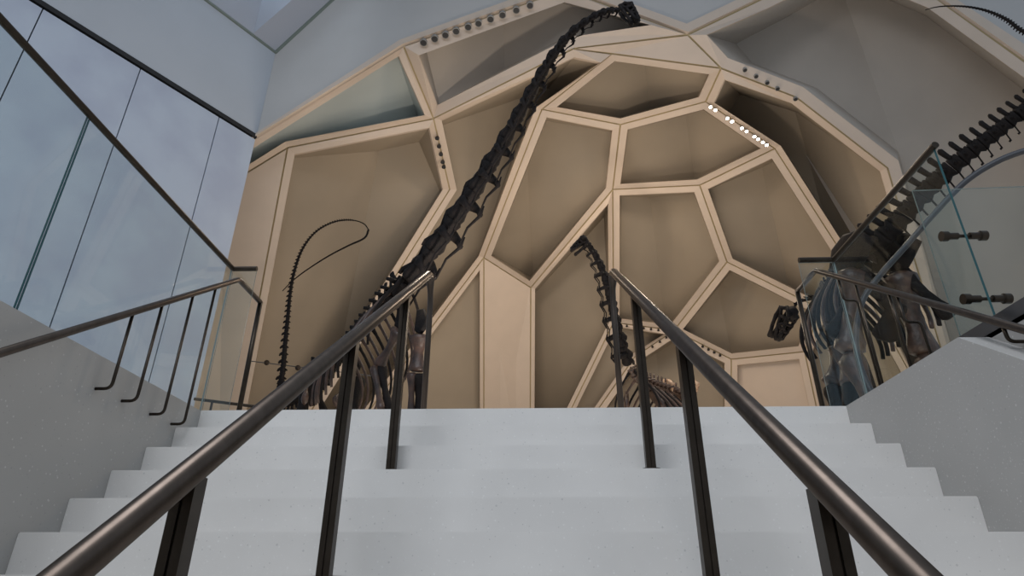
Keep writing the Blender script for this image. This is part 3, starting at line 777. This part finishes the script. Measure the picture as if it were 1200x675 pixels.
# --- 2: the small-headed long neck in the middle
r2 = thing('dinosaur_skeleton', 'smaller dark fossil skeleton behind the right centre rail, head turned left on rising neck', 'skeleton', (2.6, 10, 0), 'fossil skeletons')
neck2 = spline([(685, 284, 8.2, .06), (691, 290, 8.3, .07), (698, 301, 8.4, .085), (705, 316, 8.5, .095), (711, 335, 8.6, .105), (716, 356, 8.8, .115), (721, 378, 9.0, .125), (727, 401, 9.2, .135),
                (735, 424, 9.5, .145), (746, 443, 9.8, .15)], k=2.5)
run(neck2, 1.3, 'neck_vertebra', 'neck_bone', tmpl_cervical, BONE, r2, V((1, 0, .35)), hscale=1.0)
skull(atY(686, 279, 8.15), ray(673, 291)-ray(687, 281)+V((0, -.004, 0)), V((-.35, -.2, 1)), .43, r2, BONE, 'short')
back2 = spline([(739, 433, 9.6, .12), (746, 443, 9.8, .14), (758, 452, 10.2, .16), (772, 458, 10.8, .17), (786, 463, 11.4, .18), (797, 468, 12, .18)], k=1.7)
run(back2, .8, 'back_vertebra', 'back_bone', lambda: tmpl_dorsal(1.0), BONEW, r2, Zu)
L2 = back2[2][-1]
for i in range(9):
    p, t_, _ = sample(back2, L2*(.02+.09*i)); side = t_.cross(Zu).normalized()
    for s in (-1, 1): rib(p+V((0, 0, .05)), side*s, V((0, 0, -1)), t_, 1.1, .032, BONEW if i % 2 else BONE, r2, .5)
pc = atY(794, 462, 11.6)
for s in (-1, 1):
    o = V((s*.3, 0, 0))
    blade('ilium', [pc+o+V((-.1, .6, .05)), pc+o+V((-.02, .3, .3)), pc+o+V((.02, .0, .4)), pc+o+V((.06, -.3, .3)), pc+o+V((.1, -.6, .1)), pc+o+V((.1, -.3, .0)), pc+o+V((0, 0, -.2)), pc+o+V((-.1, .3, -.05))], .06, BONEP, r2)['label'] = 'ivory coloured hip blade'
    hip = pc+o+V((0, 0, -.1)); kn = V((hip.x, hip.y-.3, 1.5)); an = V((hip.x, hip.y, .3))
    limb('femur', hip, kn, .15, .08, .14, BONEW, r2); limb('tibia', kn, an, .11, .06, .09, BONE, r2)
    for k in range(3): limb('foot_bone', an+V((-.08+.08*k, 0, 0)), V((an.x-.12+.12*k, an.y-.25, .03)), .05, .03, .04, BONE, r2)
p5 = atY(752, 452, 9.9)
for s in (-1, 1):
    sh = p5+V((s*.4, -.05, -.55))
    blade('scapula', [sh+V((0, -.1, -.1)), sh+V((0, -.2, .12)), sh+V((-s*.1, .3, .5)), sh+V((-s*.15, .7, .62)), sh+V((-s*.1, .5, .35)), sh+V((0, .1, 0))], .045, BONEW, r2)
    el = sh+V((0, .25, -.9)); wr = V((el.x, el.y-.2, .35))
    limb('humerus', sh, el, .13, .06, .11, BONEW, r2, flat=.7); limb('ulna', el, wr, .09, .045, .07, BONE, r2)
    for k in range(3): limb('foot_bone', wr+V((-.06+.06*k, 0, 0)), V((wr.x-.1+.1*k, wr.y-.15, .03)), .04, .03, .04, BONE, r2)
t2 = spline([(797, 468, 12, .16), (808, 476, 13, .13), (818, 486, 14, .1), (822, 497, 15, .06)])
run(t2, 1.2, 'tail_vertebra', 'tail_bone', lambda: tmpl_caudal(.8, .5), BONEW, r2, Zu)

# --- 3: the one seen through the right balustrade
r3 = thing('dinosaur_skeleton', 'dark fossil skeleton behind the right glass, skull drooping left and tail sweeping up right', 'skeleton', (4.5, 6, 0), 'fossil skeletons')
tail3 = spline([(1026, 287, 4.6, .225), (1050, 263, 4.3, .215), (1075, 235, 4.0, .2), (1100, 210, 3.7, .185), (1130, 184, 3.4, .165), (1165, 157, 3.1, .145), (1200, 129, 2.8, .13), (1240, 98, 2.6, .115), (1285, 58, 2.6, .1),
                (1300, 15, 3.0, .088), (1270, 0, 3.6, .08), (1235, 46, 4.2, .072), (1200, 37, 4.6, .062), (1180, 23, 4.8, .054), (1158, 13, 5.0, .045), (1135, 8, 5.1, .037), (1112, 7, 5.2, .028), (1096, 8.5, 5.25, .02), (1083, 12, 5.3, .013)], k=1.6)
iw = tail3[2][int(24*9.5)]
run(tail3, .55, 'tail_vertebra', 'tail_bone_tall', lambda: tmpl_caudal(.8, .55), BONE, r3, V((-.45, -.1, 1)), s1=iw)
run(tail3, .95, 'tail_vertebra', 'whip_bone', tmpl_whip, BONE, r3, V((-.4, 0, -1)), s0=iw)
back3 = spline([(1026, 287, 4.6, .23), (1012, 298, 5.0, .23), (998, 312, 5.5, .22), (984, 326, 6.0, .21), (972, 340, 6.5, .2), (962, 350, 7.0, .17)])
run(back3, .9, 'back_vertebra', 'back_bone_tall', lambda: tmpl_dorsal(1.3), BONE, r3, Zu)
neck3 = spline([(962, 350, 7.0, .12), (952, 350, 7.3, .1), (942, 352, 7.5, .09), (934, 356, 7.6, .075), (929, 363, 7.65, .06)], 16)
run(neck3, 1.3, 'neck_vertebra', 'neck_bone_short', lambda: tmpl_dorsal(.3), BONE, r3, Zu)
skull(atY(928, 362, 7.65), ray(917, 402)-ray(929, 365), V((.6, -1, .1)), .66, r3, BONE, 'short')
L3 = back3[2][-1]
for i in range(10):
    p, t_, _ = sample(back3, L3*(.12+.085*i)); side = t_.cross(Zu).normalized()
    for s in (-1, 1): rib(p+V((0, 0, .15)), side*s, V((0, 0, -1)), -t_, 1.5, .05, BONEW if i % 3 == 1 else BONE, r3, .42)
hp = atY(1022, 296, 4.7)
for s in (-1, 1):
    ax = V((.08, -.6, -.05)); sd = V((1, .12, 0))*s*.36
    q = hp+sd
    blade('ilium', [q+ax*.9+V((0, 0, -.05)), q+ax*.5+V((0, 0, .22)), q+V((0, 0, .3)), q-ax*.6+V((0, 0, .2)), q-ax*.9+V((0, 0, -.1)), q-ax*.3+V((0, 0, -.28)), q+V((0, 0, -.42)), q+ax*.4+V((0, 0, -.25))], .07, BONE, r3)
    hip = q+V((0, 0, -.32))
    kn = hip+V((-.25 if s < 0 else .15, .25, -1.25)); an = V((kn.x+.1, kn.y-.3, .35))
    limb('femur', hip, kn, .24, .13, .22, BONEW, r3, flat=.8); limb('tibia', kn, an, .18, .085, .12, BONEW, r3); limb('fibula', kn+V((.13, 0, 0)), an+V((.1, 0, 0)), .07, .04, .06, BONE, r3)
    for k in range(4): limb('foot_bone', an+V((-.12+.08*k, 0, 0)), V((an.x-.2+.13*k, an.y-.35, .03)), .07, .045, .06, BONE, r3)
    limb('ischium', hip, hip+V((.3, -.35, -.9)), .13, .07, .12, BONE, r3, flat=.5)
    limb('pubis', hip, hip+V((-.35, .3, -1.0)), .14, .08, .2, BONE, r3, flat=.5)
# shoulder blades and forelimbs
for (a, b, c, d) in (((970, 345, 6.3), (985, 405, 6.0), (1000, 452, 5.9), (985, 520, 5.7)), ((1000, 350, 6.9), (985, 410, 6.9), (975, 452, 6.8), (988, 525, 6.7))):
    A3, B3, C3, D3 = atY(*a), atY(*b), atY(*c), atY(*d)
    blade('scapula', [A3+V((-.08, 0, .25)), A3+V((.16, 0, .05)), A3.lerp(B3, .5)+V((.12, 0, 0)), B3+V((.3, 0, .1)), B3+V((.26, 0, -.2)), B3+V((-.12, 0, -.25)), B3+V((-.2, 0, 0)), A3.lerp(B3, .5)+V((-.14, 0, 0))], .08, BONE, r3)
    limb('humerus', B3, C3, .22, .12, .2, BONEW, r3, flat=.7); limb('ulna', C3, D3, .16, .08, .1, BONE, r3); limb('radius', C3+V((.14, 0, 0)), D3+V((.12, 0, 0)), .1, .06, .08, BONEW, r3)
    for k in range(4): limb('foot_bone', D3+V((-.1+.07*k, 0, 0)), V((D3.x-.16+.1*k, D3.y-.15, .03)), .05, .04, .05, BONE, r3)

# ---------------------------------------------------------------- light
def area(name, loc, aim, size, power, col, sy=None):
    l = bpy.data.lights.new(name, 'AREA'); l.energy = power; l.color = col; l.size = size
    if sy: l.shape = 'RECTANGLE'; l.size_y = sy
    o = bpy.data.objects.new(name, l); COL.objects.link(o); o.location = loc
    o.rotation_euler = (V(aim)-V(loc)).to_track_quat('-Z', 'Y').to_euler(); return o
def spot(name, loc, aim, power, col, ang=100, blend=.6, r=.15):
    l = bpy.data.lights.new(name, 'SPOT'); l.energy = power; l.color = col; l.spot_size = math.radians(ang); l.spot_blend = blend; l.shadow_soft_size = r
    o = bpy.data.objects.new(name, l); COL.objects.link(o); o.location = loc
    o.rotation_euler = (V(aim)-V(loc)).to_track_quat('-Z', 'Y').to_euler(); return o
WARM = (1, .83, .65)
def inn(k, d=.5): p = nodes[k]; return p-(p-FOC).normalized()*d
mid = lambda a, b: (nodes[a]+nodes[b])/2-((nodes[a]+nodes[b])/2-FOC).normalized()*.5
spot('lamp_row_right', mid('N10', 'N17'), (0, 7, 2), 650, WARM, 160, .9, .6)
spot('lamp_row_top', mid('N1', 'BT')+V((0, 1.5, -3.2)), (2, 15, 3), 650, WARM, 160, .9, .6)
spot('lamp_beam_right', mid('N5', 'G1')+V((0, .5, -1)), (-1, 15, 3), 650, WARM, 160, .9, .6)
spot('lamp_upright_left', mid('N2', 'N4'), (5, 11, 2), 900, WARM, 160, .9, .6)
spot('lamp_low', mid('N23', 'N19'), (0, 9, 3), 500, WARM, 160, .9, .6)
# unseen fill spots added at floor level to brighten skeletons and vault
for p, e in (((-3.5, 9.5, .2), 50), ((1.2, 8.5, .2), 130), ((5.0, 8.8, .2), 230), ((-4.2, 6.2, .2), 60), ((5.2, 3.2, .2), 90)):
    spot('floor_fill', p, (p[0]*.8+.3, p[1]+2.6, 9), e, WARM, 155, .9, .8)
spot('floor_fill', (-.4, 4.0, .2), (.5, 8.4, 11), 1300, (1, .9, .8), 75, .8, .3)  # unseen fill added to brighten the dark top left recess
area('hall_fill', (1.5, 11, .15), (1.5, 11, 9), 11, 230, (1, .88, .74), 8)  # unseen warm fill added to even out the vault recesses
area('skylight_daylight', (-2, -7, 9.5), (0, -.5, 0), 6, 860, (.9, .93, 1.0), 5)
w = bpy.data.worlds.new('world'); SC.world = w; w.use_nodes = True
bg = w.node_tree.nodes['Background']; bg.inputs[0].default_value = (.72, .84, 1, 1); bg.inputs[1].default_value = .5

SC.view_settings.view_transform = 'Standard'; SC.view_settings.look = 'None'
SC.view_settings.gamma = 1; SC.view_settings.use_curve_mapping = False; SC.view_settings.exposure = 0
